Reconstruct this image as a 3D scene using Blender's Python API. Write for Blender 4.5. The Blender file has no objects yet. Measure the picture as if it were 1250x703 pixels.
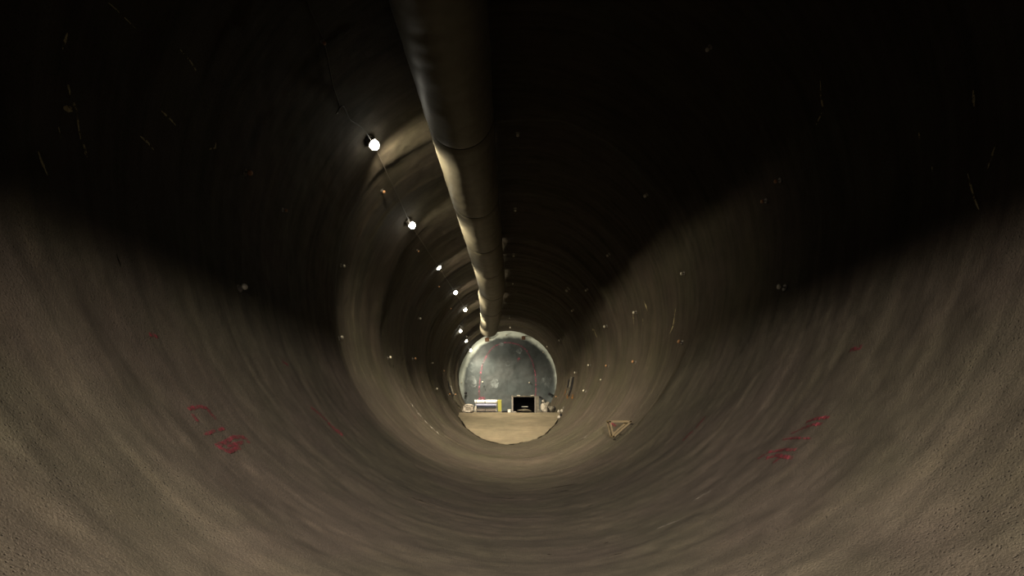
import bpy, bmesh, math, random
import numpy as np
from mathutils import Vector, Matrix
random.seed(7)
rng = np.random.default_rng(11)

# ------------------------------------------------------------------ camera, world, light, exposure
scene = bpy.context.scene
COL = scene.collection
R0 = 6.0                      # tunnel radius; axis at x=0, z=6, running along +y; invert bottom at z=0
CAMX, CAMZ = -0.3, 2.4
F = 620.0                     # focal length in pixels of the 1250 px wide frame
VPX, VPY = 617.0, 499.0       # where the tunnel axis direction meets the picture
cam_d = bpy.data.cameras.new('camera')
cam_d.sensor_width = 36.0
cam_d.lens = 36.0 * F / 1250.0
cam_d.shift_x = (625.0 - VPX) / 1250.0
cam_d.shift_y = (VPY - 351.5) / 1250.0
cam_d.clip_end = 300
cam = bpy.data.objects.new('camera', cam_d)
cam.location = (CAMX, 0, CAMZ)
cam.rotation_euler = (math.radians(90), 0, 0)
COL.objects.link(cam)
scene.camera = cam

world = bpy.data.worlds.new('world')
scene.world = world
world.use_nodes = True
world.node_tree.nodes['Background'].inputs[0].default_value = (0.0, 0.0, 0.0, 1)
world.node_tree.nodes['Background'].inputs[1].default_value = 0.0

vs = scene.view_settings
vs.view_transform = 'Standard'
vs.look = 'None'
vs.gamma = 1.0
vs.use_curve_mapping = False
vs.exposure = 0.0
scene.cycles.diffuse_bounces = 2
scene.cycles.max_bounces = 6

LAMP_W = 10500.0               # tunnel lamps
LAMP_COL = (1.0, 0.85, 0.59)
SPILL_W = 1450.0               # weak wide spill of the same lamps
WORK_W = 92000.0               # hooded work light behind the camera
WORK_COL = (1.0, 0.86, 0.70)

# ------------------------------------------------------------------ helpers
def link(o, parent=None):
    COL.objects.link(o)
    if parent is not None:
        o.parent = parent
    return o

def tag(o, label=None, cat=None, group=None, kind=None):
    if label: o['label'] = label
    if cat: o['category'] = cat
    if group: o['group'] = group
    if kind: o['kind'] = kind
    return o

def empty(name, loc=(0, 0, 0), rz=0.0):
    o = bpy.data.objects.new(name, None)
    o.empty_display_size = 0.2
    o.location = loc
    o.rotation_euler = (0, 0, rz)
    return link(o)

def mesh_obj(name, verts, faces, mat, parent=None, smooth=False):
    me = bpy.data.meshes.new(name)
    me.from_pydata([tuple(v) for v in verts], [], faces)
    me.update()
    if smooth:
        me.polygons.foreach_set('use_smooth', [True] * len(me.polygons))
    if mat: me.materials.append(mat)
    return link(bpy.data.objects.new(name, me), parent)

def bm_obj(name, bm, mat, parent=None, smooth=False, loc=None):
    me = bpy.data.meshes.new(name)
    bmesh.ops.recalc_face_normals(bm, faces=bm.faces[:])
    bm.to_mesh(me); bm.free()
    if smooth:
        me.polygons.foreach_set('use_smooth', [True] * len(me.polygons))
    if mat: me.materials.append(mat)
    o = link(bpy.data.objects.new(name, me), parent)
    if loc is not None: o.location = loc
    return o

def add_box(bm, c, s, rot=None, bevel=0.0):
    m = Matrix.Translation(Vector(c))
    if rot is not None: m = m @ rot
    m = m @ Matrix.Diagonal((s[0], s[1], s[2], 1))
    r = bmesh.ops.create_cube(bm, size=1.0, matrix=m)
    if bevel > 0:
        ed = list({e for v in r['verts'] for e in v.link_edges})
        bmesh.ops.bevel(bm, geom=ed, offset=bevel, segments=2, affect='EDGES', profile=0.6)

def frame_from(axis):
    a = Vector(axis).normalized()
    return a.to_track_quat('Z', 'Y').to_matrix().to_4x4()

def add_cyl(bm, p0, p1, r0, r1=None, seg=16, cap=True):
    p0, p1 = Vector(p0), Vector(p1)
    r1 = r0 if r1 is None else r1
    m = Matrix.Translation((p0 + p1) / 2) @ frame_from(p1 - p0)
    bmesh.ops.create_cone(bm, cap_ends=cap, segments=seg, radius1=r0, radius2=r1, depth=(p1 - p0).length, matrix=m)

def add_bar(bm, p0, p1, w, h, up=(0, 1, 0)):
    """a squared timber between two points"""
    p0, p1 = Vector(p0), Vector(p1)
    a = (p1 - p0).normalized()
    u = Vector(up); u = (u - a * u.dot(a)).normalized()
    s = a.cross(u)
    rot = Matrix((( a.x, u.x, s.x, 0), (a.y, u.y, s.y, 0), (a.z, u.z, s.z, 0), (0, 0, 0, 1)))
    add_box(bm, (p0 + p1) / 2, ((p1 - p0).length, w, h), rot)

def tube_mesh(name, pts, r, mat, parent=None, seg=6):
    """a cable as a mesh tube"""
    bm = bmesh.new()
    rings = []
    pts = [Vector(p) for p in pts]
    for i, p in enumerate(pts):
        a = (pts[min(i + 1, len(pts) - 1)] - pts[max(i - 1, 0)])
        fm = frame_from(a).to_3x3()
        rings.append([bm.verts.new(p + fm @ Vector((r * math.cos(2 * math.pi * k / seg), r * math.sin(2 * math.pi * k / seg), 0))) for k in range(seg)])
    for a, b in zip(rings[:-1], rings[1:]):
        for k in range(seg):
            bm.faces.new((a[k], a[(k + 1) % seg], b[(k + 1) % seg], b[k]))
    bm.faces.new(rings[0]); bm.faces.new(rings[-1][::-1])
    return bm_obj(name, bm, mat, parent, smooth=True)

def catmull(P, n):
    P = [Vector(p) for p in P]
    P = [P[0] * 2 - P[1]] + P + [P[-1] * 2 - P[-2]]
    out = []
    for i in range(1, len(P) - 2):
        for k in range(n):
            t = k / n
            a, b, c, d = P[i - 1], P[i], P[i + 1], P[i + 2]
            out.append(0.5 * ((2 * b) + (c - a) * t + (2 * a - 5 * b + 4 * c - d) * t * t + (3 * b - a - 3 * c + d) * t ** 3))
    out.append(P[-2])
    return out

# ------------------------------------------------------------------ tunnel surface
class Noise2:
    """value noise, periodic in the first coordinate"""
    def __init__(self, nu, nv, seed):
        self.nu, self.nv = nu, nv
        self.g = np.random.default_rng(seed).uniform(-1, 1, (nu, nv))
    def __call__(self, u, v):
        u = np.asarray(u, float); v = np.asarray(v, float)
        u0 = np.floor(u).astype(int); v0 = np.floor(v).astype(int)
        fu = u - u0; fv = v - v0
        fu = fu * fu * (3 - 2 * fu); fv = fv * fv * (3 - 2 * fv)
        g = self.g
        a = g[u0 % self.nu, v0 % self.nv]; b = g[(u0 + 1) % self.nu, v0 % self.nv]
        c = g[u0 % self.nu, (v0 + 1) % self.nv]; d = g[(u0 + 1) % self.nu, (v0 + 1) % self.nv]
        return (a * (1 - fu) + b * fu) * (1 - fv) + (c * (1 - fu) + d * fu) * fv

N1 = Noise2(14, 61, 1); N2 = Noise2(44, 211, 2); N3 = Noise2(120, 401, 3); N4 = Noise2(320, 997, 4)
NW = Noise2(10, 40, 5); NA = Noise2(9, 90, 6)
RIDGES = [(5.9, .05, .55), (16.3, .30, 1.5), (22.4, .12, 1.0), (27.8, .16, 1.1), (31.0, .07, .8),
          (34.2, .15, 1.0), (38.0, .09, .8), (41.0, .09, .8), (44.5, .14, .8), (48.0, .10, .8), (51.2, .12, .8),
          (54.5, .10, .7), (57.5, .10, .7), (60.5, .08, .6)]

def wall_R(th, y):
    """radius of the sprayed-concrete surface at angle th (from +x) and chainage y"""
    th = np.asarray(th, float); y = np.asarray(y, float)
    t = (th / (2 * math.pi)) % 1.0
    yw = y + 0.30 * NW(t * 10, y * 0.25 + 50) + 0.08 * N2(t * 44, y * 0.5 + 7)
    r = np.full(np.broadcast(th, y).shape, R0)
    flat = 1 - .85 * np.clip((-np.sin(th) - .55) / .25, 0, 1)      # the invert was trimmed smoother than the walls
    for c, a, w in RIDGES:                        # spray ridges: slow swell, quick drop behind
        d = yw - c
        near = np.exp(-(np.minimum(d, 0) / w) ** 2)
        far = np.exp(-(np.maximum(d, 0) / ((0.28 if c > 10 else 1.1) * w)) ** 2)
        amp = a * (1.0 if c < 20 else 1.7) * (flat if c > 24 else 1.0) * (0.85 + 0.5 * NA(t * 9, c * 1.7 + 0 * y))
        r = r - amp * np.where(d < 0, near, far)
    saw = ((yw + 0.4) / 1.15) % 1.0               # advance rounds
    r = r + (0.010 + .05 * np.clip((y - 15) / 12, 0, 1)) * (saw - 0.5) * (0.7 + 0.6 * NA(t * 9, yw / 1.15 * 1.0))
    r = r + 0.035 * N1(t * 14, y * 0.42 + 20) + 0.014 * N2(t * 44, y * 1.5 + 60)
    r = r + 0.010 * N3(t * 120, y * 3.6 + 160) + 0.0045 * N4(t * 320, y * 8.5 + 400)
    return r

def wall_point(th, y, off=0.0):
    r = float(wall_R(th, y)) - off
    return Vector((r * math.cos(th), y, 6.0 + r * math.sin(th)))

def wall_hit(px, py):
    """(angle, chainage) where the line of sight through a picture point meets the tunnel"""
    dx, dz = (px - VPX) / F, (VPY - py) / F
    R = R0
    for _ in range(5):
        a = dx * dx + dz * dz; b = 2 * (CAMX * dx + (CAMZ - 6) * dz); c = CAMX ** 2 + (CAMZ - 6) ** 2 - R * R
        t = (-b + math.sqrt(b * b - 4 * a * c)) / (2 * a)
        th = math.atan2(CAMZ + dz * t - 6, CAMX + dx * t)
        R = 0.5 * R + 0.5 * float(wall_R(th, t))
    return th, t

def at(px, py, y):
    """the point at chainage y on the line of sight through a picture point"""
    return Vector((CAMX + (px - VPX) / F * y, y, CAMZ + (VPY - py) / F * y))

# ------------------------------------------------------------------ materials
def new_mat(name):
    m = bpy.data.materials.new(name); m.use_nodes = True
    nt = m.node_tree
    return m, nt, nt.nodes['Principled BSDF']

def N(nt, t, **kw):
    n = nt.nodes.new(t)
    for k, v in kw.items(): setattr(n, k, v)
    return n

def noise(nt, vec, scale, detail=4, rough=.55):
    n = N(nt, 'ShaderNodeTexNoise'); n.inputs['Scale'].default_value = scale
    n.inputs['Detail'].default_value = detail; n.inputs['Roughness'].default_value = rough
    nt.links.new(vec, n.inputs['Vector']); return n

def ramp(nt, fac, stops):
    r = N(nt, 'ShaderNodeValToRGB')
    e = r.color_ramp.elements
    while len(e) < len(stops): e.new(0.5)
    for k, (p, c) in enumerate(stops):
        e[k].position = p; e[k].color = (*c, 1) if len(c) == 3 else c
    nt.links.new(fac, r.inputs[0]); return r

def mix(nt, fac, a, b, mode='MIX'):
    m = N(nt, 'ShaderNodeMix', data_type='RGBA', blend_type=mode)
    if isinstance(fac, float): m.inputs[0].default_value = fac
    else: nt.links.new(fac, m.inputs[0])
    for s, v in ((6, a), (7, b)):
        if isinstance(v, tuple): m.inputs[s].default_value = (*v, 1)
        else: nt.links.new(v, m.inputs[s])
    return m.outputs[2]

def mapping(nt, vec, scale):
    mp = N(nt, 'ShaderNodeMapping'); mp.inputs['Scale'].default_value = scale
    nt.links.new(vec, mp.inputs[0]); return mp.outputs[0]

def concrete(name, dark, light, tint_a, tint_b, streak=1.0, bump=.6, pit=True, rough=.9):
    m, nt, b = new_mat(name)
    co = N(nt, 'ShaderNodeTexCoord').outputs['Object']
    big = noise(nt, co, .35, 3)
    base = ramp(nt, noise(nt, co, 1.3, 6, .62).outputs[0], [(.25, dark), (.72, light)]).outputs[0]
    tint = ramp(nt, big.outputs[0], [(.38, tint_a), (.62, tint_b)]).outputs[0]
    colr = mix(nt, 1.0, base, tint, 'MULTIPLY')
    # smears running round the bore, left by the spray nozzle
    st = noise(nt, mapping(nt, co, (.30, 3.2, .30)), 1.4, 5, .6)
    sr = ramp(nt, st.outputs[0], [(.30, (.62, .62, .60)), (.52, (1, 1, 1)), (.75, (1.35, 1.33, 1.28))]).outputs[0]
    colr = mix(nt, streak, colr, sr, 'MULTIPLY')
    fine = noise(nt, co, 40, 5, .7)
    fr = ramp(nt, fine.outputs[0], [(.30, (.60, .60, .60)), (.55, (1.0, 1.0, 1.0)), (.8, (1.15, 1.15, 1.15))]).outputs[0]
    colr = mix(nt, .8, colr, fr, 'MULTIPLY')
    h = fine.outputs[0]
    if pit:
        vo = N(nt, 'ShaderNodeTexVoronoi'); vo.inputs['Scale'].default_value = 21; vo.inputs['Randomness'].default_value = 1
        nt.links.new(co, vo.inputs['Vector'])
        patch = noise(nt, co, .8, 3)
        pr = ramp(nt, patch.outputs[0], [(.42, (0, 0, 0)), (.62, (1, 1, 1))]).outputs[0]
        dots = ramp(nt, vo.outputs['Distance'], [(.10, (1, 1, 1)), (.25, (0, 0, 0))]).outputs[0]
        k = mix(nt, 1.0, dots, pr, 'MULTIPLY')
        colr = mix(nt, k, colr, mix(nt, 1.0, colr, (.30, .28, .26), 'MULTIPLY'))
        sub = N(nt, 'ShaderNodeMath', operation='SUBTRACT'); nt.links.new(h, sub.inputs[0]); nt.links.new(k, sub.inputs[1]); h = sub.outputs[0]
    nt.links.new(colr, b.inputs['Base Color'])
    b.inputs['Roughness'].default_value = rough
    b.inputs['Specular IOR Level'].default_value = .2
    bp = N(nt, 'ShaderNodeBump'); bp.inputs['Strength'].default_value = bump; bp.inputs['Distance'].default_value = .03
    nt.links.new(h, bp.inputs['Height']); nt.links.new(bp.outputs[0], b.inputs['Normal'])
    return m

def plain(name, colr, rough=.6, metal=0.0, vary=.18, scale=9, bump=.15):
    m, nt, b = new_mat(name)
    co = N(nt, 'ShaderNodeTexCoord').outputs['Object']
    n = noise(nt, co, scale, 5)
    lo = tuple(c * (1 - vary) for c in colr); hi = tuple(min(1, c * (1 + vary)) for c in colr)
    nt.links.new(ramp(nt, n.outputs[0], [(.3, lo), (.7, hi)]).outputs[0], b.inputs['Base Color'])
    b.inputs['Roughness'].default_value = rough; b.inputs['Metallic'].default_value = metal
    b.inputs['Specular IOR Level'].default_value = .02 if max(colr) < .02 else .3
    bp = N(nt, 'ShaderNodeBump'); bp.inputs['Strength'].default_value = bump; bp.inputs['Distance'].default_value = .02
    nt.links.new(n.outputs[0], bp.inputs['Height']); nt.links.new(bp.outputs[0], b.inputs['Normal'])
    return m

def patchy(name, colr, cover=.5, scale=18, rough=.8):
    """paint or mineral film with worn gaps"""
    m, nt, b = new_mat(name)
    co = N(nt, 'ShaderNodeTexCoord').outputs['Object']
    n = noise(nt, co, scale, 5, .65)
    a = ramp(nt, n.outputs[0], [(cover - .10, (0, 0, 0)), (cover + .12, (1, 1, 1))])
    nt.links.new(a.outputs[0], b.inputs['Alpha'])
    b.inputs['Base Color'].default_value = (*colr, 1); b.inputs['Roughness'].default_value = rough
    b.inputs['Specular IOR Level'].default_value = .1
    return m

M_WALL = concrete('sprayed_concrete', (.0255, .0218, .0168), (.041, .0355, .0278), (.95, .97, .82), (1.04, .96, .94), streak=1.0)
M_FILL = concrete('compacted_fill', (.075, .065, .047), (.125, .108, .080), (.92, .92, .88), (1.04, 1.0, .96), streak=.6, bump=.4, pit=False)
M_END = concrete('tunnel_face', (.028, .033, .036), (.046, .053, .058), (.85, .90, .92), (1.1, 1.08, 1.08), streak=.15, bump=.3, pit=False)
def paint_lit_rim(m):
    """lamp-lit rim painted as paler concrete round the upper edge of the face"""
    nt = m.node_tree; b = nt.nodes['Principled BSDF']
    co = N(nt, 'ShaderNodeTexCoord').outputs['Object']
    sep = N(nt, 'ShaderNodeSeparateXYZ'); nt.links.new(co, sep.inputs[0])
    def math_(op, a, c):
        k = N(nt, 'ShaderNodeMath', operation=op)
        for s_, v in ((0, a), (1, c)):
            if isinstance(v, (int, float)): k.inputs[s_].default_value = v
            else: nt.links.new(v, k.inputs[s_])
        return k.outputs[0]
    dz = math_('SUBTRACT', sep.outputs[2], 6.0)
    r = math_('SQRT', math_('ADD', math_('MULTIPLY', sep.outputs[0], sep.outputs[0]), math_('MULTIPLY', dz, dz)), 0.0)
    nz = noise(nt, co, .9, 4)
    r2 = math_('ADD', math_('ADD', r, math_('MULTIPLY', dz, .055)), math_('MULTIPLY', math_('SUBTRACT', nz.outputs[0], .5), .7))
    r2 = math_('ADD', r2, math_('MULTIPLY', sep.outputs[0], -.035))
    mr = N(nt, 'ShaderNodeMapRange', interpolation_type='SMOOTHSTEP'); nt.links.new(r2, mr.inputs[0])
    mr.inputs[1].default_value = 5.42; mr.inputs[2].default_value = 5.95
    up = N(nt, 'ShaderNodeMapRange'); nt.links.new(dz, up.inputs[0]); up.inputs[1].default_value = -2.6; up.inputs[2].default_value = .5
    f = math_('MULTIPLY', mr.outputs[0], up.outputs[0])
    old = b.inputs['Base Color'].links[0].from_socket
    nt.links.new(mix(nt, f, old, (.34, .385, .375)), b.inputs['Base Color'])  # glow of the last lamp on the rim, mixed into the base colour
paint_lit_rim(M_END)
M_DUCT = plain('duct_fabric', (.095, .087, .064), .55, vary=.14, scale=3, bump=.3)
M_DUCTSEAM = plain('duct_seam', (.03, .027, .02), .6)
M_STEEL = plain('dull_steel', (.16, .15, .14), .5, .6)
M_DARK = plain('black_steel', (.012, .012, .014), .7)
M_BLACKIN = plain('black_rubber', (.006, .006, .007), .9)
M_BOLT = plain('pale_bolt_cap', (.42, .40, .34), .5, vary=.08)
M_BRONZE = plain('rusty_bolt_cap', (.28, .15, .075), .6)
M_WOOD = plain('raw_timber', (.065, .048, .022), .7, vary=.25, scale=14)
M_WHITE = plain('white_sheet', (.48, .48, .47), .5, vary=.05)
M_BLUE = plain('grey_blue_sheet', (.10, .11, .18), .5, vary=.2)
M_PINKW = plain('dusty_pale_sheet', (.30, .265, .24), .6, vary=.15)
M_YELLOW = plain('yellow_board', (.16, .157, .024), .5, vary=.1)
M_TARP = plain('dusty_tarpaulin', (.16, .145, .13), .7, vary=.45, scale=4, bump=.6)
M_ROCK = plain('grey_rock', (.08, .074, .062), .85, vary=.4, scale=5, bump=.6)
M_PALEROCK = plain('pale_rock', (.24, .225, .20), .85, vary=.35, scale=5, bump=.6)
M_GRAVEL = plain('gravel', (.075, .068, .053), .9, vary=.45, scale=16, bump=.9)
M_BRACKET = plain('brown_bracket', (.06, .028, .013), .7)
M_RED = patchy('red_spray_paint', (.080, .014, .020), .47, 16)
M_PINK = patchy('pink_spray_paint', (.15, .045, .07), .51, 4)
M_STREAK = patchy('lime_streak', (.30, .26, .15), .44, 9)
M_SCUFF = patchy('pale_scuff', (.085, .078, .066), .46, 7)
M_CRACK = plain('crack_shadow', (.005, .0045, .0035), .95)
M_RUST = patchy('rust_run', (.13, .055, .014), .40, 5)
M_WHITEPATCH = patchy('dry_patch', (.095, .11, .12), .5, 1.2)
M_CABLE = plain('black_cable', (.035, .03, .025), .6)

m, nt, b = new_mat('lamp_glass_lit')
b.inputs['Base Color'].default_value = (1, .95, .85, 1)
b.inputs['Emission Color'].default_value = (1, .95, .80, 1)
b.inputs['Emission Strength'].default_value = 45
M_GLOW = m

# ------------------------------------------------------------------ the bore
ys = np.concatenate([np.arange(-24, 3, .45), np.arange(3, 20, .08), np.arange(20, 64.4, .15)])
NT = 480
SEAMS = {'ceiling': (50, 130), 'wall_left': (130, 230), 'floor': (230, 310), 'wall_right': (310, 410)}
ths = np.arange(NT) * 2 * math.pi / NT
TH, YY = np.meshgrid(ths, ys, indexing='ij')
RR = wall_R(TH, YY)
P = np.stack([RR * np.cos(TH), YY, 6 + RR * np.sin(TH)], -1)
dT = np.roll(P, -1, 0) - np.roll(P, 1, 0)
dY = np.gradient(P, axis=1)
NRM = np.cross(dY, dT); NRM /= np.linalg.norm(NRM, axis=-1, keepdims=True)
inward = np.stack([-np.cos(TH), 0 * TH, -np.sin(TH)], -1)
if (NRM * inward).sum() < 0: NRM = -NRM
WALLS = {}
for name, (a, bdeg) in SEAMS.items():
    i0, i1 = round(a / 360 * NT), round(bdeg / 360 * NT)
    idx = np.arange(i0, i1 + 1) % NT
    V = P[idx].reshape(-1, 3); NV = NRM[idx].reshape(-1, 3)
    nu, nv = len(idx), len(ys)
    ii, jj = np.meshgrid(np.arange(nu - 1), np.arange(nv - 1), indexing='ij')
    q = (ii * nv + jj).ravel()
    faces = np.stack([q, q + 1, q + nv + 1, q + nv], -1)
    # orient towards the axis
    v0, v1, v3 = V[faces[0, 0]], V[faces[0, 1]], V[faces[0, 3]]
    if np.dot(np.cross(v1 - v0, v3 - v0), NV[faces[0, 0]]) < 0: faces = faces[:, ::-1]
    me = bpy.data.meshes.new(name)
    me.vertices.add(len(V)); me.vertices.foreach_set('co', V.astype(np.float32).ravel())
    me.loops.add(faces.size); me.loops.foreach_set('vertex_index', faces.astype(np.int32).ravel())
    me.polygons.add(len(faces)); me.polygons.foreach_set('loop_start', np.arange(0, faces.size, 4, dtype=np.int32))
    me.update(calc_edges=True)
    me.polygons.foreach_set('use_smooth', np.ones(len(faces), dtype=bool))
    me.normals_split_custom_set_from_vertices(NV.astype(np.float32))
    me.materials.append(M_WALL)
    WALLS[name] = tag(link(bpy.data.objects.new(name, me)), kind='structure')
tag(WALLS['ceiling'], 'dark sprayed concrete crown of the round tunnel')
tag(WALLS['wall_left'], 'rough sprayed concrete left side wall of the round tunnel')
tag(WALLS['wall_right'], 'rough sprayed concrete right side wall of the round tunnel')
tag(WALLS['floor'], 'bare curved concrete invert in the foreground')

def wall_of(th):
    d = math.degrees(th) % 360
    for n, (a, bdeg) in SEAMS.items():
        if a <= d < bdeg or a <= d + 360 < bdeg: return WALLS[n]
    return WALLS['floor']

# ------------------------------------------------------------------ fill: ramp and level platform at the far end
FILL_Z = 2.04
NF = Noise2(60, 60, 21); NF2 = Noise2(200, 200, 22)
def fill_z(x, y):
    z = np.minimum(FILL_Z, (y - 33.6) * (FILL_Z / 11.0) + .03)
    k = np.clip((y - 43.5) / 2.5, 0, 1); k = k * k * (3 - 2 * k)
    z = z * (1 - k) + FILL_Z * k if np.isscalar(z) else np.where(y > 43.5, z * (1 - k) + FILL_Z * k, z)
    return z + .035 * NF(x * .9 + 30, y * .7) + .012 * NF2(x * 3 + 60, y * 2.5)
fy = np.concatenate([np.arange(33.3, 47, .12), np.arange(47, 63.4, .4)])
fu = np.linspace(-1, 1, 70)
FV = []
for y in fy:
    zc = min(FILL_Z, max(0.0, (y - 33.6) * (FILL_Z / 11.0) + .03))
    hw = math.sqrt(max(0.02, 36 - (6 - zc) ** 2)) + .30
    x = fu * hw
    FV.append(np.stack([x, np.full_like(x, y), fill_z(x, np.full_like(x, y))], -1))
FV = np.array(FV).reshape(-1, 3)
nv = len(fu)
ff = []
for i in range(len(fy) - 1):
    for j in range(nv - 1):
        q = i * nv + j; ff.append((q, q + 1, q + nv + 1, q + nv))
fill = mesh_obj('floor_fill', FV, ff, M_FILL, smooth=True)
tag(fill, 'pale compacted earth ramp and platform before the end wall', kind='structure')

# dark ragged joint where the ramp runs out on the invert
def ribbon(name, uv, widths, mat, parent, off=.012, label=None, jit=.25):
    """a flat film on the bore along (angle, chainage) points; width in metres"""
    pts = [wall_point(t, y, off) for t, y in uv]
    V, Fc = [], []
    for i, (t, y) in enumerate(uv):
        a = pts[min(i + 1, len(pts) - 1)] - pts[max(i - 1, 0)]
        n = Vector((-math.cos(t), 0, -math.sin(t)))
        s = a.cross(n).normalized()
        w = widths[i] if hasattr(widths, '__len__') else widths
        for sg in (-1, 0, 1):
            p = pts[i] + s * (sg * w / 2 * random.uniform(1 - jit, 1 + jit))
            tt = math.atan2(p.z - 6, p.x)
            V.append(wall_point(tt, p.y, off))
        if i:
            k = 3 * i
            Fc += [(k - 3, k - 2, k + 1, k), (k - 2, k - 1, k + 2, k + 1)]
    o = mesh_obj(name, V, Fc, mat, parent)
    if label: o['label'] = label
    return o

def px_line(P2, n=8):
    """sample a polyline of picture points and carry it on to the bore"""
    out = []
    for (x0, y0), (x1, y1) in zip(P2[:-1], P2[1:]):
        for k in range(n):
            t = k / n; out.append(wall_hit(x0 + (x1 - x0) * t, y0 + (y1 - y0) * t))
    out.append(wall_hit(*P2[-1]))
    return out

def mark(name, P2, width_px, mat, label=None, n=8, taper=True, off=.012):
    uv = px_line(P2, n)
    ws = []
    for i, (t, y) in enumerate(uv):
        k = i / (len(uv) - 1)
        e = (.35 + .65 * math.sin(math.pi * min(1, max(0, k)))) if taper else 1
        ws.append(width_px * y / F * e * random.uniform(.75, 1.2))
    mt = math.atan2(sum(math.sin(t) for t, _ in uv), sum(math.cos(t) for t, _ in uv))
    return ribbon(name, uv, ws, mat, wall_of(mt), off, label)

# red surveyors' paint
for P2, w in (([(229, 500), (240, 497), (251, 498), (257, 506), (263, 513)], 6), ([(234, 506), (240, 515)], 6),
              ([(249, 531), (262, 526)], 4), ([(266, 526), (273, 523)], 4),
              ([(263, 545), (274, 540), (284, 534), (298, 534), (303, 541)], 6), ([(266, 546), (278, 552), (292, 546)], 7), ([(276, 545), (296, 540)], 5)):
    mark('spray_mark', P2, w, M_RED, 'red sprayed survey numbers', taper=False)
for P2, w in (([(985, 516), (998, 511), (1013, 510)], 5), ([(981, 523), (996, 518), (1004, 518)], 5), ([(956, 537), (972, 535), (991, 536)], 3.5),
              ([(966, 530), (980, 524)], 3), ([(925, 561), (940, 552), (955, 550), (972, 549)], 5), ([(936, 560), (950, 556), (968, 560)], 6), ([(944, 566), (958, 556)], 4)):
    mark('spray_mark', P2, w, M_RED, 'red sprayed survey numbers', taper=False)
for P2, w in (([(379, 497), (390, 506), (399, 514)], 5), ([(400, 516), (410, 526), (418, 531)], 8), ([(862, 508), (850, 523)], 4), ([(846, 526), (834, 538)], 5),
              ([(181, 408), (191, 411)], 5), ([(1039, 428), (1053, 423)], 6), ([(344, 441), (351, 446)], 4), ([(500, 503), (508, 511)], 3), ([(744, 516), (752, 520)], 3)):
    mark('spray_mark', P2, w, M_RED, 'red sprayed survey dash', taper=False)
# lime streaks
for P2, w in (([(81, 40), (78, 50), (75, 60)], 3), ([(82, 103), (85, 118), (92, 135), (94, 150), (97, 170)], 4), ([(76, 132), (88, 134)], 7), ([(101, 176), (105, 192)], 5),
              ([(70, 155), (73, 170)], 2.5), ([(45, 185), (50, 200), (56, 214)], 4), ([(128, 0), (145, 15), (165, 35)], 1.6), ([(219, 60), (232, 75), (242, 92)], 2), ([(196, 135), (205, 143), (214, 153)], 2.5),
              ([(170, 166), (179, 173), (187, 183)], 3), ([(252, 182), (262, 181), (263, 174)], 2),
              ([(1002, 98), (1003, 118), (1006, 134), (997, 152)], 2.5), ([(1189, 110), (1190, 130)], 3), ([(1182, 212), (1190, 242), (1196, 256)], 2.5), ([(1218, 172), (1210, 195), (1206, 208)], 2.2),
              ([(1165, 245), (1158, 252)], 2), ([(1137, 190), (1139, 210)], 1.6), ([(1122, 160), (1124, 172)], 2),
              ([(785, 389), (786, 402), (787, 413)], 3), ([(773, 383), (774, 396)], 2), ([(825, 377), (822, 398), (818, 407)], 2), ([(787, 368), (791, 380)], 1.5), ([(724, 400), (729, 412)], 1.4)):
    mark('lime_streak', P2, w, M_STREAK)
# pale scuffs on the invert
for P2, w in (([(798, 648), (815, 641), (834, 634)], 4), ([(846, 612), (858, 605), (872, 598)], 2.5), ([(693, 543), (712, 535), (730, 527)], 3), ([(540, 520), (552, 533)], 2), ([(500, 492), (520, 515), (545, 540)], 3),
              ([(640, 560), (690, 553)], 2), ([(560, 552), (600, 560)], 2)):
    mark('pale_scuff', P2, w, M_SCUFF)
# cracks
for P2, w in (([(492, 604), (512, 611), (532, 619)], 1.6), ([(667, 597), (685, 594), (705, 591)], 1.8), ([(684, 600), (694, 599)], 1.6), ([(620, 609), (628, 608)], 1.5),
              ([(668, 677), (673, 678)], 2), ([(738, 664), (743, 662)], 2.5), ([(748, 678), (760, 676)], 2), ([(718, 618), (724, 617)], 1.5),
              ([(141, 310), (146, 325)], 1.5), ([(554, 487), (558, 494), (562, 498)], 2.5), ([(557, 470), (561, 482), (566, 491)], 2.2), ([(695, 514), (702, 507)], 2.2), ([(480, 590), (500, 598)], 1.2)):
    mark('crack', P2, w, M_CRACK, off=.010)
# ramp joint: follow the curve where ramp meets invert
jt = []
for k in range(61):
    u = -1 + 2 * k / 60
    th = math.radians(270 + 44 * u)
    yy = 47.0
    while yy > 33.0:
        w = wall_point(th, yy)
        if float(fill_z(np.array(w.x), np.array(yy))) < w.z: break
        yy -= .05
    jt.append((th, max(yy, 33.25) - .10))
ribbon('ramp_joint', jt, [random.uniform(.10, .36) * (1 if random.random() > .2 else .5) for _ in jt], M_CRACK, WALLS['floor'], off=.03)

# ------------------------------------------------------------------ end wall
EY = 63.0
NE = Noise2(80, 80, 31); NE2 = Noise2(200, 200, 32)
def end_y(x, z):
    r = np.hypot(x, z - 6)
    lip = np.clip((r - 5.35) / .75, 0, 1)
    return EY - .55 * lip ** 2 + .10 * NE(x * .8 + 30, z * .8 + 5) + .03 * NE2(x * 3 + 60, z * 3 + 9)
V, Fc = [], []
nr, na = 40, 128
for i in range(nr + 1):
    r = 6.35 * i / nr
    for k in range(na):
        a = 2 * math.pi * k / na
        x, z = r * math.cos(a), 6 + r * math.sin(a)
        V.append((x, float(end_y(np.array(x), np.array(z))), z))
for i in range(nr):
    for k in range(na):
        q, q2 = i * na + k, i * na + (k + 1) % na
        Fc.append((q, q + na, q2 + na, q2) if i else (q, q + na, q2 + na))
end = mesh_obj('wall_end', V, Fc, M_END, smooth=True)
tag(end, 'blue-grey concrete face closing the tunnel, with pale rim', kind='structure')

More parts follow.
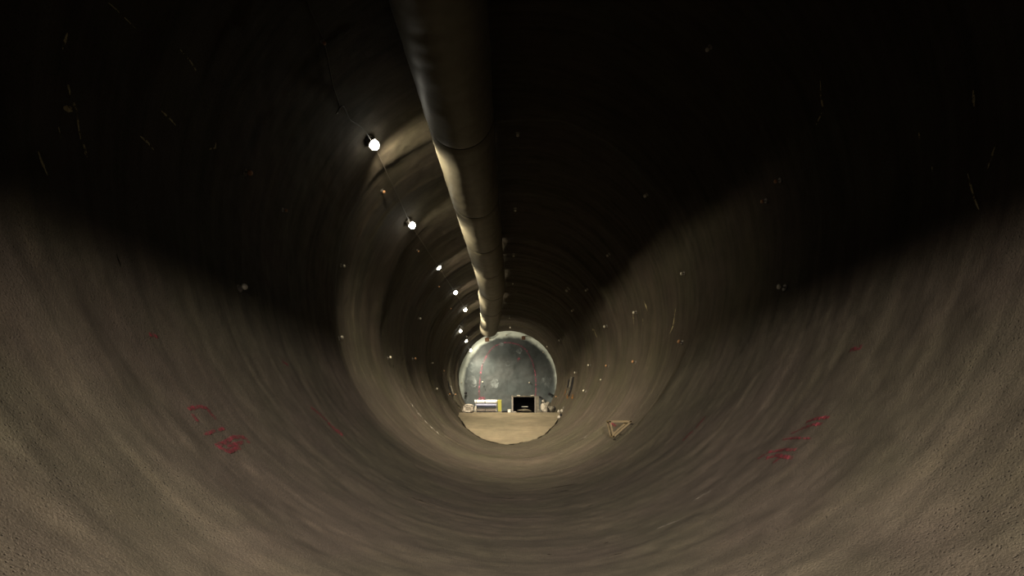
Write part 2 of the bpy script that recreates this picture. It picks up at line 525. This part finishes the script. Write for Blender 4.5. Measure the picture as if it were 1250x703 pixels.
def end_ribbon(name, pts, w, mat, label=None):
    V, Fc = [], []
    for i, p in enumerate(pts):
        a = pts[min(i + 1, len(pts) - 1)]; c = pts[max(i - 1, 0)]
        d = Vector((a[0] - c[0], 0, a[1] - c[1])).normalized(); s = Vector((d.z, 0, -d.x))
        for sg in (-1, 1):
            x = p[0] + s.x * sg * w / 2 * random.uniform(.7, 1.3); z = p[1] + s.z * sg * w / 2 * random.uniform(.7, 1.3)
            V.append((x, float(end_y(np.array(x), np.array(z))) - .03, z))
        if i: k = 2 * i; Fc.append((k - 2, k - 1, k + 1, k))
    o = mesh_obj(name, V, Fc, mat, end)
    if label: o['label'] = label
    return o
def epx(px, py): p = at(px, py, EY - .1); return (p.x, p.z)
arch = [epx(*p) for p in ((586, 490), (585, 478), (586, 462), (588, 448), (593, 436), (600, 426), (609, 420), (619, 418), (631, 420), (641, 426), (648, 437), (652, 449), (654, 463), (654, 476), (653, 490))]
ap = [(v.x, v.y) for v in catmull([(a, c, 0) for a, c in arch], 6)]
end_ribbon('spray_line', ap, .13, M_PINK, 'pink sprayed horseshoe outline')
end_ribbon('spray_line', [epx(634, 436), epx(632.5, 441)], .25, M_PINK, 'pink sprayed dash')
end_ribbon('spray_line', [epx(620.5 + 3 * math.cos(a), 444 + 2.4 * math.sin(a)) for a in [k * .42 for k in range(16)]], .13, M_WHITEPATCH, 'pale sprayed centre ring')
end_ribbon('spray_line', [epx(584, 486), epx(587, 486), epx(592, 486)], .45, M_PINK, 'red sprayed block')
def blot(px, py, rx, rz, mat):
    c = epx(px, py); V = []; n = 22
    x, z = c; V.append((x, float(end_y(np.array(x), np.array(z))) - .05, z))
    for k in range(n):
        a = 2 * math.pi * k / n; s = random.uniform(.75, 1.15)
        xx, zz = x + rx * s * math.cos(a), z + rz * s * math.sin(a)
        V.append((xx, float(end_y(np.array(xx), np.array(zz))) - .035, zz))
    mesh_obj('dry_patch', V, [(0, 1 + k, 1 + (k + 1) % n) for k in range(n)], mat, end)
for a in ((634, 428, .42, .38), (612, 420, .38, .22), (604, 468, .6, .55), (575, 466, .7, .8), (667, 466, .7, .7), (575, 448, .4, .6)):
    blot(*a, M_WHITEPATCH)

# brown brackets on the rim and dark blocks low on the face
for px, py, s, mt, nm in ((594.5, 414.5, .5, M_BRACKET, 'rim_bracket'), (639, 412.5, .46, M_BRACKET, 'rim_bracket'), (568.5, 480, .3, M_DARK, 'anchor_block'), (671, 481, .32, M_DARK, 'anchor_block'), (659, 485, .28, M_DARK, 'anchor_block')):
    p = at(px, py, EY - .75)
    bm = bmesh.new()
    rot = Matrix.Rotation(random.uniform(-.25, .25), 4, 'Y')
    add_box(bm, p, (s, .5, s * .85), rot, .03)
    add_box(bm, p + Vector((0, .3, s * .42)), (s * .4, .5, s * .3), rot, .02)
    bm_obj(nm, bm, mt, end)

# ------------------------------------------------------------------ rock bolts: pegs with pale caps standing out of the concrete (parts of the walls)
def bolt_mesh(mat):
    bm = bmesh.new()
    add_cyl(bm, (0, 0, .10), (0, 0, .125), .048, .048, 14)
    bmesh.ops.create_uvsphere(bm, u_segments=12, v_segments=6, radius=.046, matrix=Matrix.Translation((0, 0, .125)) @ Matrix.Diagonal((1, 1, .6, 1)))
    me = bpy.data.meshes.new('bolt_cap'); bm.to_mesh(me); bm.free(); me.materials.append(mat)
    me.polygons.foreach_set('use_smooth', [True] * len(me.polygons))
    bs = bmesh.new()
    add_cyl(bs, (0, 0, -.10), (0, 0, .11), .014, .014, 8)
    add_cyl(bs, (0, 0, -.02), (0, 0, .012), .07, .06, 12)
    ms = bpy.data.meshes.new('bolt_shaft'); bs.to_mesh(ms); bs.free(); ms.materials.append(M_STEEL)
    return ms, me
BM_PALE = bolt_mesh(M_BOLT); BM_RUST = bolt_mesh(M_BRONZE)
BOLTS = [(299, 210, 1.2, 1), (345, 256, .8, 1), (292, 352, 1.3, 0), (416, 324, 1, 0), (413, 413, 1.1, 0), (466, 232, 1, 1), (393, 50, .8, 1), (473, 437, 1.2, 0), (503.5, 438, 1.3, 1), (510.5, 388, 1.1, 0),
         (509, 305, .8, 1), (534.5, 348.6, .9, 1), (549.6, 376, .8, 1), (526, 443, 1, 0), (540, 452.5, 1, 1), (531, 475.5, 1.2, 0), (547, 482, 1.1, 1), (554, 482, 1, 1), (561, 397, .8, 0), (568.5, 409.5, .9, 0),
         (632, 162, 1, 0), (629, 254, 1, 0), (627, 309, 1, 0), (626, 344, 1, 0), (744, 310, 1, 0), (790, 237, 1, 0), (867, 57, .9, 0), (958, 351, 1.2, 0), (835.5, 333.5, 1, 0), (833, 418, 1.2, 1),
         (694, 352, 1.5, 0), (717, 353, 1, 0), (700, 378, 1.1, 0), (777, 381, 1.2, 0), (741, 398, 1.3, 0), (685, 414, 1.4, 0), (669, 422, 1.1, 0), (721, 446, 1.2, 0), (743, 447, 1.2, 1), (776, 442.5, 1.2, 1),
         (704, 455, 1.2, 0), (715, 478, 1.2, 0), (935, 245, .9, 1), (952, 220, .9, 1), (735, 464, .9, 0), (681, 485, 1.2, 1), (622, 386, 1.1, 0), (623, 398, 1.1, 0)]
for px, py, s, rusty in BOLTS:
    th, y = wall_hit(px, py)
    p = wall_point(th, y)
    shaft, cap = BM_RUST if rusty else BM_PALE
    o = link(bpy.data.objects.new('rock_bolt', shaft), wall_of(th))
    d = Vector((-math.cos(th), random.uniform(-.35, -.05), -math.sin(th)))
    o.matrix_local = Matrix.Translation(p) @ frame_from(d) @ Matrix.Scale(s * (1 + .012 * max(0, y - 12)), 4)
    link(bpy.data.objects.new('bolt_cap', cap), o)
for px, py in ((618, 409), (663, 430), (589, 466), (646, 467), (563.5, 467)):
    p = at(px, py, EY - .35)
    o = link(bpy.data.objects.new('rock_bolt', BM_PALE[0]), end)
    o.matrix_local = Matrix.Translation(p) @ frame_from((0, -1, 0)) @ Matrix.Scale(1.25, 4)
    link(bpy.data.objects.new('bolt_cap', BM_PALE[1]), o)

# ------------------------------------------------------------------ steel plates let into both side walls
def wall_plate(px, py, w, h, mat, name, tilt=0.0, off=.05):
    th, y = wall_hit(px, py)
    p = wall_point(th, y, off)
    n = Vector((-math.cos(th), 0, -math.sin(th))); t = Vector((-math.sin(th), 0, math.cos(th)));
    if t.z < 0: t = -t
    a = Vector((0, 1, 0))
    rot = Matrix(((a.x, t.x, n.x, 0), (a.y, t.y, n.y, 0), (a.z, t.z, n.z, 0), (0, 0, 0, 1))) @ Matrix.Rotation(tilt, 4, 'Z')
    bm = bmesh.new(); add_box(bm, p, (w, h, .10), rot, .015)
    return bm_obj(name, bm, mat, wall_of(th))
for px, py, w, h, mt in ((697, 467, .45, 1.05, M_ROCK), (699.5, 467, .7, 1.0, M_DARK), (694.6, 468, .5, .8, M_DARK), (693.8, 478, .5, .9, M_ROCK), (696.5, 477, .8, 1.0, M_DARK),
                         (549.5, 468, .5, 1.0, M_ROCK), (551.5, 476, .5, .9, M_ROCK), (548, 473, .5, 1.3, M_DARK), (550.3, 479, .5, 1.0, M_DARK)):
    wall_plate(px, py, w, h, mt, 'wall_plate')
for P2, w in (([(692, 482), (693, 486)], 3), ([(699, 482), (699, 487)], 4), ([(691, 474), (689, 484)], 1.5)):
    mark('rust_run', P2, w, M_RUST, 'rust-brown run')

# ------------------------------------------------------------------ ventilation duct
DUCT = [(-1.685, -5.77, 10.346), (-1.647, 3.85, 10.346), (-1.57, 11.54, 10.365), (-1.435, 19.24, 10.423), (-1.281, 26.94, 10.481), (-1.204, 31.75, 10.481), (-1.166, 33.67, 10.481), (-1.32, 35.59, 10.442), (-1.416, 39.44, 10.404), (-1.608, 44.25, 10.365), (-1.907, 49.54, 10.269)]
DR = .866
dp = catmull(DUCT, 40)
cum = [0]
for a, c in zip(dp[:-1], dp[1:]): cum.append(cum[-1] + (c - a).length)
total = cum[-1]
def duct_at(s):
    i = int(np.searchsorted(cum, s)); i = max(1, min(len(cum) - 1, i))
    k = (s - cum[i - 1]) / max(1e-6, cum[i] - cum[i - 1])
    return dp[i - 1].lerp(dp[i], min(1, max(0, k)))
ND = Noise2(16, 300, 41); ND2 = Noise2(40, 900, 42)
duct = empty('ventilation_duct', (-1.5, 0, 9.8))
tag(duct, 'long beige fabric ventilation duct hung under the tunnel crown', 'duct')
off = Vector(duct.location)
def s_of_y(y):
    ysd = [p.y for p in dp]; return float(np.interp(y, ysd, cum))
joints = [s_of_y(v) for v in (-5.7, 4, 13.9, 19.1, 23.6, 28.2, 33.9, 39.4, 49.5)]
SEG = 56
for a, c in zip(joints[:-1], joints[1:]):
    n = max(8, int((c - a) / .10))
    V, Fc = [], []
    for i in range(n + 1):
        s = a + (c - a) * i / n
        p = duct_at(s); ax = (duct_at(min(total, s + .05)) - duct_at(max(0, s - .05))).normalized()
        up = Vector((0, 0, 1)); sd = ax.cross(up).normalized(); up = sd.cross(ax)
        edge = min(s - a, c - s)
        pinch = .045 * math.exp(-(edge / .10) ** 2)
        for k in range(SEG):
            ph = 2 * math.pi * k / SEG
            u = k / SEG
            wr = .016 * float(ND(u * 16, s * .9)) + .011 * float(ND2(u * 40 * .4 // 1 if False else u * 16, s * 4.2 + 9 * u))
            r = (DR + .07 * max(0, min(1, (26 - p.y) / 16))) * (1 - pinch) + wr
            q = p + sd * (r * math.cos(ph)) + up * (r * math.sin(ph) * (1.02 if math.sin(ph) > 0 else 1))
            V.append(q - off)
        if i:
            b0, b1 = (i - 1) * SEG, i * SEG
            for k in range(SEG):
                Fc.append((b0 + k, b0 + (k + 1) % SEG, b1 + (k + 1) % SEG, b1 + k))
    mesh_obj('duct_section', V, Fc, M_DUCT, duct, smooth=True)
for s in joints[1:]:
    p = duct_at(s); ax = (duct_at(min(total, s + .05)) - duct_at(max(0, s - .05))).normalized()
    fm = frame_from(ax).to_3x3(); bm = bmesh.new(); rings = []
    last = s > total - .1
    rr = (DR + .07 * max(0, min(1, (26 - p.y) / 16))) * .955 if not last else DR + .01
    for i in range(SEG):
        an = 2 * math.pi * i / SEG
        rings.append([bm.verts.new(p - off + fm @ Vector(((rr + .022 * math.cos(g)) * math.cos(an), (rr + .022 * math.cos(g)) * math.sin(an), .035 * math.sin(g)))) for g in [2 * math.pi * j / 6 for j in range(6)]])
    for i in range(SEG):
        A, B = rings[i], rings[(i + 1) % SEG]
        for j in range(6): bm.faces.new((A[j], A[(j + 1) % 6], B[(j + 1) % 6], B[j]))
    bm_obj('duct_collar', bm, M_DUCTSEAM, duct, smooth=True)
for y in np.arange(1, 49, 3.5):
    p = duct_at(s_of_y(y))
    th = math.atan2(math.sqrt(36 - p.x ** 2), p.x)
    q = wall_point(th, y, -.02)
    bm = bmesh.new(); top = Vector((p.x, y, p.z + DR - .02))
    add_cyl(bm, top - off, q - off, .012, .012, 6)
    bm_obj('hanger_wire', bm, M_STEEL, duct)

# ------------------------------------------------------------------ tunnel lamps along the left shoulder
LAMPS = [(457, 177), (503, 275), (535, 326), (556, 357), (568, 378), (562, 404), (569, 416), (574.5, 427.5)]
ORD = ['nearest and biggest glaring lamp of the row on the left shoulder', 'second lamp from the camera in the row on the left shoulder',
       'third lamp from the camera in the row on the left shoulder', 'fourth lamp from the camera in the row, left of the duct bend',
       'fifth lamp from the camera, smaller, just left of the duct bend', 'sixth lamp from the camera, small, up and left of the end wall rim',
       'second-farthest lamp, above the left rim of the end wall', 'farthest tiny lamp, touching the left rim of the end wall']
dome = bmesh.new(); bmesh.ops.create_uvsphere(dome, u_segments=20, v_segments=12, radius=.135)
dome_me = bpy.data.meshes.new('lamp_globe'); dome.to_mesh(dome_me); dome.free(); dome_me.materials.append(M_GLOW)
dome_me.polygons.foreach_set('use_smooth', [True] * len(dome_me.polygons))
bm = bmesh.new(); add_cyl(bm, (0, 0, -.20), (0, 0, -.10), .12, .10, 20); add_cyl(bm, (0, 0, -.12), (0, 0, -.06), .15, .15, 20)
house_me = bpy.data.meshes.new('lamp_housing'); bm.to_mesh(house_me); bm.free(); house_me.materials.append(M_STEEL)
bm = bmesh.new(); add_box(bm, (0, 0, -.21), (.30, .20, .04), None, .01); add_cyl(bm, (0, 0, -.34), (0, 0, -.20), .03, .03, 10)
brk_me = bpy.data.meshes.new('lamp_bracket'); bm.to_mesh(brk_me); bm.free(); brk_me.materials.append(M_STEEL)
lamp_pts = []
for i, (px, py) in enumerate(LAMPS):
    th, y = wall_hit(px, py)
    R = float(wall_R(th, y)) - (.19 if i < 7 else .42)
    # slide along the line of sight so that the globe stands clear of the wall
    dx, dz = (px - VPX) / F, (VPY - py) / F
    a = dx * dx + dz * dz; bb = 2 * (CAMX * dx + (CAMZ - 6) * dz); cc = CAMX ** 2 + (CAMZ - 6) ** 2 - R * R
    t = (-bb + math.sqrt(bb * bb - 4 * a * cc)) / (2 * a)
    p = Vector((CAMX + dx * t, t, CAMZ + dz * t)); th = math.atan2(p.z - 6, p.x)
    root = empty('tunnel_lamp', p)
    tag(root, ORD[i], 'lamp', 'tunnel lamps on the left shoulder')
    inw = Vector((-math.cos(th), 0, -math.sin(th)))
    rot = frame_from(inw)
    for nm, me in (('lamp_globe', dome_me), ('lamp_housing', house_me), ('lamp_bracket', brk_me)):
        o = link(bpy.data.objects.new(nm, me), root); o.matrix_local = rot.copy()
    aim = Vector((.36 if i == 0 else .40, .72 if i == 0 else (.45 if i < 4 else .70), -.80)).normalized()
    ld = bpy.data.lights.new('lamp_beam', 'SPOT'); ld.energy = LAMP_W * (.30 if i == 7 else 1); ld.color = LAMP_COL
    ld.spot_size = math.radians(92); ld.spot_blend = 1.0; ld.shadow_soft_size = .10
    lo = link(bpy.data.objects.new('lamp_beam', ld), root)
    lo.matrix_local = Matrix.Translation(aim * .26) @ (-aim).to_track_quat('Z', 'Y').to_matrix().to_4x4()
    aim = Vector((.70, .85 if i == 0 else .55, -.32)).normalized()
    ld = bpy.data.lights.new('lamp_spill', 'SPOT'); ld.energy = SPILL_W; ld.color = LAMP_COL
    ld.spot_size = math.radians(150); ld.spot_blend = .8; ld.shadow_soft_size = .10
    lo = link(bpy.data.objects.new('lamp_spill', ld), root)
    lo.matrix_local = Matrix.Translation(aim * .26) @ (-aim).to_track_quat('Z', 'Y').to_matrix().to_4x4()
    lamp_pts.append((p, th, y))

# feed cable looping from lamp to lamp
cp = []
for px, py, o_ in ((372, 0, .06), (393, 50, .06), (403, 100, .08), (411, 128, .10), (404, 134, .16), (415, 126, .10), (424, 143, .10), (438, 152, .10)):
    th, y = wall_hit(px, py); cp.append(wall_point(th, y, o_))
for (p, th, y), (p2, th2, y2) in zip(lamp_pts[:-1], lamp_pts[1:]):
    cp.append(wall_point(th, p.y, .16)); 
    for k in (.33, .66):
        cp.append(wall_point(th * (1 - k) + th2 * k, p.y * (1 - k) + p2.y * k, .14 + .10 * math.sin(math.pi * k)))
cp.append(wall_point(lamp_pts[-1][1], lamp_pts[-1][0].y, .16))
tag(tube_mesh('lamp_cable', catmull(cp, 6), .014, M_CABLE), 'thin dark feed cable looping between the lamps on the left shoulder', 'cable')

# ------------------------------------------------------------------ hooded work light behind the camera
WL = Vector((0.2, -9.5, 5.55))
wl = empty('work_light', (WL.x, WL.y, 0.02)); tag(wl, 'hooded tripod work light standing on the invert behind the viewpoint', 'work light')
zr = WL.z - .02
bm = bmesh.new(); add_cyl(bm, (0, 0, 1.0), (0, 0, zr - .16), .03, .03, 12); bm_obj('mast', bm, M_STEEL, wl)
for k in range(3):
    a = math.pi / 2 + k * 2 * math.pi / 3
    bm = bmesh.new(); ex = .75 * math.cos(a); gz = 6 - math.sqrt(36 - (WL.x + ex) ** 2) - .02
    add_cyl(bm, (0, 0, 1.5), (ex, .75 * math.sin(a), gz), .02, .02, 8); bm_obj('leg', bm, M_STEEL, wl)
bm = bmesh.new(); add_box(bm, (0, -.12, zr), (.5, .14, .34), None, .02); bm_obj('lamp_housing', bm, M_STEEL, wl)
bm = bmesh.new(); add_box(bm, (0, .62, zr + .018), (2.6, 1.6, .02), Matrix.Rotation(math.radians(-6.1), 4, 'X')); bm_obj('hood', bm, M_DARK, wl)
bm = bmesh.new(); add_box(bm, (0, .40, zr - .235), (2.0, .8, .02), Matrix.Rotation(math.radians(-13.0), 4, 'X')); bm_obj('added_flap', bm, M_DARK, wl)  # unseen flap, added to keep the beam off the nearest floor
ld = bpy.data.lights.new('work_beam', 'SPOT'); ld.energy = WORK_W; ld.color = WORK_COL
ld.spot_size = math.radians(59); ld.spot_blend = 1.0; ld.shadow_soft_size = .05
lo = link(bpy.data.objects.new('work_beam', ld), wl)
aim = Vector((0, 1, -.37)).normalized()
lo.matrix_local = Matrix.Translation((0, .02, zr)) @ (-aim).to_track_quat('Z', 'Y').to_matrix().to_4x4()

# ------------------------------------------------------------------ wedge-shaped timber bench on the right-hand slope
def at_slope(px, py, y): return at(px, py, y)
yA, yB = 18.42, 18.92
root_p = at(748, 531, 18.65)
tb = empty('timber_trestle', root_p); tag(tb, 'triangular wooden trestle frame resting on the right slope of the invert', 'trestle')
A = [at(744.5, 514.5, yA), at(770, 514.5, yA), at(749, 533, yA)]
dB = Vector((0, yB - yA, 0))
for y_off in (Vector((0, 0, 0)), dB):
    for i, j in ((0, 1), (1, 2), (2, 0)):
        bm = bmesh.new(); a, c = A[i] + y_off - root_p, A[j] + y_off - root_p
        d = (c - a).normalized()
        add_bar(bm, a - d * .03, c + d * .03, .05, .06); bm_obj('frame_bar', bm, M_WOOD, tb)
for k in range(3):
    bm = bmesh.new(); a = A[k] - root_p
    add_bar(bm, a - Vector((0, .02, 0)), a + dB + Vector((0, .02, 0)), .05, .06, up=(0, 0, 1)); bm_obj('cross_bar', bm, M_WOOD, tb)

# ------------------------------------------------------------------ things on the platform
def ground(x, y): return float(fill_z(np.array(float(x)), np.array(float(y))))
def gx(px, y): return CAMX + (px - VPX) / F * y
def rock(name, px0, px1, top_py, y, mat, label, cat='boulder', seed=0, group=None, base_py=None, depth=None, sub=3, amp=.22, box=1.0):
    x0, x1 = gx(px0, y), gx(px1, y); cx = (x0 + x1) / 2; w = (x1 - x0)
    g = ground(cx, y) - .05
    if base_py is not None: g = CAMZ + (VPY - base_py) / F * y
    top = CAMZ + (VPY - top_py) / F * y; h = top - g
    r = random.Random(seed); bm = bmesh.new()
    bmesh.ops.create_icosphere(bm, subdivisions=sub, radius=1.0)
    dirs = [Vector((r.uniform(-1, 1), r.uniform(-1, 1), r.uniform(-1, 1))).normalized() for _ in range(14)]
    cut = [r.uniform(.60, .92) for _ in dirs]
    for v in bm.verts:
        n = v.co.normalized(); k = 1.0
        for d, c in zip(dirs, cut):
            q = n.dot(d)
            if q > 0 and q * k > c: k = c / q
        k *= 1 + amp * .25 * math.sin(7 * n.x + seed) * math.sin(6 * n.y + 2 * seed) * math.sin(8 * n.z)
        v.co = n * k
        if box != 1.0: v.co = Vector([math.copysign(abs(q) ** box, q) for q in v.co])
    lo = min(v.co.z for v in bm.verts); hi = max(v.co.z for v in bm.verts)
    wx = max(abs(v.co.x) for v in bm.verts)
    dd = depth or w * .8
    for v in bm.verts:
        v.co = Vector((v.co.x / wx * w / 2, v.co.y / wx * dd / 2, (v.co.z - lo) / (hi - lo) * h))
    o = bm_obj(name, bm, mat, None, False, (cx, y, g))
    return tag(o, label, cat, group)

# stack of sheeting rolls on a low rack
YR = 49.5
def up_z(py, y): return CAMZ + (VPY - py) / F * y
xl, xr = gx(580, YR), gx(607.5, YR); gz = ground((xl + xr) / 2, YR)
rk = empty('storage_rack', ((xl + xr) / 2, YR, gz)); tag(rk, 'low dark steel rack holding sheeting rolls before the end wall', 'rack')
L = xr - xl
for sx in (-1, 1):
    for sy in (-1, 1):
        bm = bmesh.new(); add_box(bm, (sx * (L / 2 - .12), sy * .38, (up_z(488, YR) - gz) / 2), (.06, .06, up_z(488, YR) - gz), None, .006); bm_obj('post', bm, M_STEEL, rk)
for zz in (up_z(502.75, YR), up_z(496.95, YR)):
    bm = bmesh.new(); add_box(bm, (0, 0, zz - gz), (L, .9, .05), None, .006); bm_obj('shelf', bm, M_DARK, rk)
def roll(pxa, pxb, py0, py1, mat, label, cx_y=0.0):
    a, c = gx(pxa, YR), gx(pxb, YR); r = (up_z(py0, YR) - up_z(py1, YR)) / 2; zc = up_z((py0 + py1) / 2, YR)
    root = empty('sheeting_roll', ((a + c) / 2, YR - .02 + cx_y, zc - r)); tag(root, label, 'roll', 'sheeting rolls on the rack')
    h = (c - a) / 2
    bm = bmesh.new(); V = 24
    for (p0, p1, r0, r1) in ((-h, -h + .03, r * .93, r), (-h + .03, h - .03, r, r), (h - .03, h, r, r * .93)):
        add_cyl(bm, (p0, 0, r), (p1, 0, r), r0, r1, V)
    bm_obj('sheet', bm, mat, root, smooth=False)
    bm = bmesh.new()
    add_cyl(bm, (-h - .02, 0, r), (h + .02, 0, r), r * .28, None, 12); bm_obj('core_tube', bm, M_DARK, root)
    for k in (-.5, .5):
        bm = bmesh.new(); add_cyl(bm, (h * k - .03, 0, r), (h * k + .03, 0, r), r * 1.015, None, V); bm_obj('strap', bm, mat, root)
roll(579.5, 591.6, 488.0, 492.5, M_WHITE, 'white sheeting roll on the left of the top of the rack')
roll(592.6, 607.2, 488.0, 492.5, M_WHITE, 'white sheeting roll on the top of the rack beside the yellow board')
roll(580.5, 606.0, 492.7, 496.6, M_BLUE, 'long blue-grey sheeting roll under the white rolls', -.05)
roll(580.0, 592.0, 498.0, 502.3, M_PINKW, 'dusty pale roll on the bottom of the rack, left end')
roll(592.6, 606.0, 498.0, 502.3, M_PINKW, 'dusty pale roll on the bottom of the rack, right end')
# yellow board at the right end
yb = empty('yellow_board', (gx(610, YR), YR + .1, gz)); tag(yb, 'upright yellow board at the right end of the roll stack', 'board')
h = up_z(488.0, YR) - gz
bm = bmesh.new(); add_box(bm, (0, 0, h / 2 + .04), (.36, .9, h - .08), None, .02); bm_obj('panel', bm, M_YELLOW, yb)
for sy in (-.3, .3):
    bm = bmesh.new(); add_box(bm, (.0, sy, .04), (.16, .14, .08), None, .01); bm_obj('foot', bm, M_STEEL, yb)

# crumpled bundle at far left
rock('tarpaulin_bundle', 564.5, 579.5, 493.0, 49.2, M_TARP, 'crumpled pale grey bundle at the left end of the platform', 'bundle', 5, sub=4, amp=1.2, box=.45)
rock('stone', 579.0, 582.5, 495.5, 48.8, M_PALEROCK, 'pale upright stone between the grey bundle and the roll stack', 'stone', 15)

# white bucket
bx_, by_ = gx(622.0, 47.0), 47.0; bz = ground(bx_, by_)
bk = empty('bucket', (bx_, by_, bz)); tag(bk, 'small white bucket standing left of the black container', 'bucket')
bm = bmesh.new(); add_cyl(bm, (0, 0, 0), (0, 0, .30), .14, .17, 24); bm_obj('body', bm, M_WHITE, bk)
bm = bmesh.new(); add_cyl(bm, (0, 0, .28), (0, 0, .31), .185, .185, 24); bm_obj('lid', bm, M_PINKW, bk)
hp = [Vector((.18 * math.cos(a), -.12 * math.sin(a), .27 - .10 * math.sin(a))) for a in np.linspace(0, math.pi, 13)]
tube_mesh('handle', hp, .008, M_STEEL, bk)
rock('stone', 626.5, 631.5, 502.0, 46.8, M_PALEROCK, 'flat whitish stone lying at the left foot of the black container', 'stone', 8)
# dark pipe on the ground
pz = ground(gx(616, 48.6), 48.6)
pr = empty('steel_pipe', (gx(616, 48.6), 48.6, pz)); tag(pr, 'short dark pipe lying between the yellow board and the white bucket', 'pipe')
bm = bmesh.new(); add_cyl(bm, (-.30, 0, .075), (.30, 0, .075), .075, None, 18); bm_obj('barrel', bm, M_DARK, pr)
for s in (-1, 1):
    bm = bmesh.new(); add_cyl(bm, (s * .27, 0, .09), (s * .31, 0, .09), .09, None, 18); bm_obj('flange', bm, M_STEEL, pr)

# open-fronted black container
YC = 47.6
x0, x1 = gx(624.8, YC), gx(658.0, YC); xi = gx(653.0, YC)
gz = ground((x0 + x1) / 2, YC) - .03; top = up_z(483.6, YC); H = top - gz; D = 2.6
ct = empty('steel_container', ((x0 + x1) / 2, YC, gz)); tag(ct, 'open-fronted container with black interior on the far platform', 'container')
cx = (x0 + x1) / 2
def cbox(name, xa, xb, ya, yb_, za, zb, mat, bev=.008):
    bm = bmesh.new(); add_box(bm, ((xa + xb) / 2 - cx, (ya + yb_) / 2, (za + zb) / 2), (xb - xa, yb_ - ya, zb - za), None, bev); return bm_obj(name, bm, mat, ct)
cbox('side_panel', x0 + .02, x0 + .10, 0.05, D, 0, H - .04, M_BLACKIN)
cbox('side_panel', xi - .04, xi + .02, 0.05, D, 0, H - .04, M_BLACKIN)
cbox('back_panel', x0 + .10, xi - .04, D - .06, D, 0, H - .04, M_BLACKIN)
cbox('base_panel', x0 + .10, xi - .04, 0.05, D - .06, 0.0, .06, M_BLACKIN)
cbox('roof', x0 - .05, x1 - .02, -.02, D, H - .06, H, M_ROCK)
cbox('post', x0 - .02, x0 + .13, -.06, .08, 0, H - .06, M_STEEL)
cbox('post', xi - .02, xi + .05, -.06, .06, 0, H - .06, M_STEEL)
cbox('end_panel', xi + .05, x1, -.02, .5, 0, H - .06, M_ROCK)
cbox('crossbar', x0 + .95, x0 + 1.55, .9, 1.0, H * .36, H * .36 + .07, M_WHITE)
# pale rubble on its roof
for k, (a, c, s, e) in enumerate(((624.0, 627.2, 483.2, 'left corner'), (630.8, 635.6, 482.2, 'left middle'), (636.2, 646.0, 483.0, 'centre'), (646.8, 653.5, 482.3, 'right end'))):
    rock('stone', a, c, s - .2, YC + .25, M_PALEROCK if k != 2 else M_ROCK, 'pale stone on the container roof at its ' + e, 'stone', 20 + k, base_py=None if False else 484.0 - .35, depth=.4)
# gravel heap at its mouth
rock('gravel_heap', 631.0, 650.6, 499.0, 48.4, M_GRAVEL, 'dark gravel heap in the mouth of the black container', 'heap', 33, sub=4, amp=.5, depth=1.1, base_py=VPY - (gz + .065 - CAMZ) * F / 48.4)

# boulders right of the container
BO = [(659.0, 669.0, 492.0, 48.0, M_PALEROCK, 'tall pale boulder right of the container, biggest of the pile', 51), (660.0, 665.5, 487.0, 49.0, M_PALEROCK, 'narrow upright pale rock standing behind the tall pale boulder', 52),
      (667.6, 677.0, 495.6, 48.9, M_ROCK, 'squat grey boulder at the right end of the pile', 53), (665.0, 673.5, 490.0, 50.8, M_ROCK, 'grey boulder at the back of the pile, half hidden', 54),
      (674.6, 678.6, 495.6, 50.2, M_DARK, 'small dark block wedged against the right wall by the pile', 55), (656.2, 660.4, 499.3, 46.7, M_ROCK, 'small grey rock at the foot of the tall pale boulder', 56)]
for a, c, t, y, mt, lb, sd in BO: rock('boulder', a, c, t, y, mt, lb, 'boulder', sd, box=.85, amp=.9)
# loose stones along the right edge of the ramp
ST = [(680.5, 684.0, 503.5, 44.6, 'pale stone on the right ramp edge, next to the platform', M_PALEROCK), (684.0, 687.5, 505.8, 43.4, 'whitest stone on the right ramp edge', M_PALEROCK),
      (686.6, 689.4, 500.5, 43.9, 'stone perched highest against the right wall by the ramp', M_ROCK), (683.2, 686.0, 511.0, 42.0, 'dark stone on the right ramp edge', M_DARK),
      (680.2, 684.4, 513.6, 41.2, 'pale stone lying lowest on the right ramp edge', M_PALEROCK)]
for k, (a, c, t, y, lb, mt) in enumerate(ST):
    px = (a + c) / 2; th, yy = wall_hit(px, t + 3)
    x = gx(px, y); wz = 6 - math.sqrt(max(.01, float(wall_R(math.atan2(-4.2, 4.2), y)) ** 2 - x * x))
    base = max(ground(x, y), wz) - .03
    rock('stone', a, c, VPY - (base + .30 - CAMZ) * F / y, y, mt, lb, 'stone', 70 + k, base_py=VPY - (base - CAMZ) * F / y)
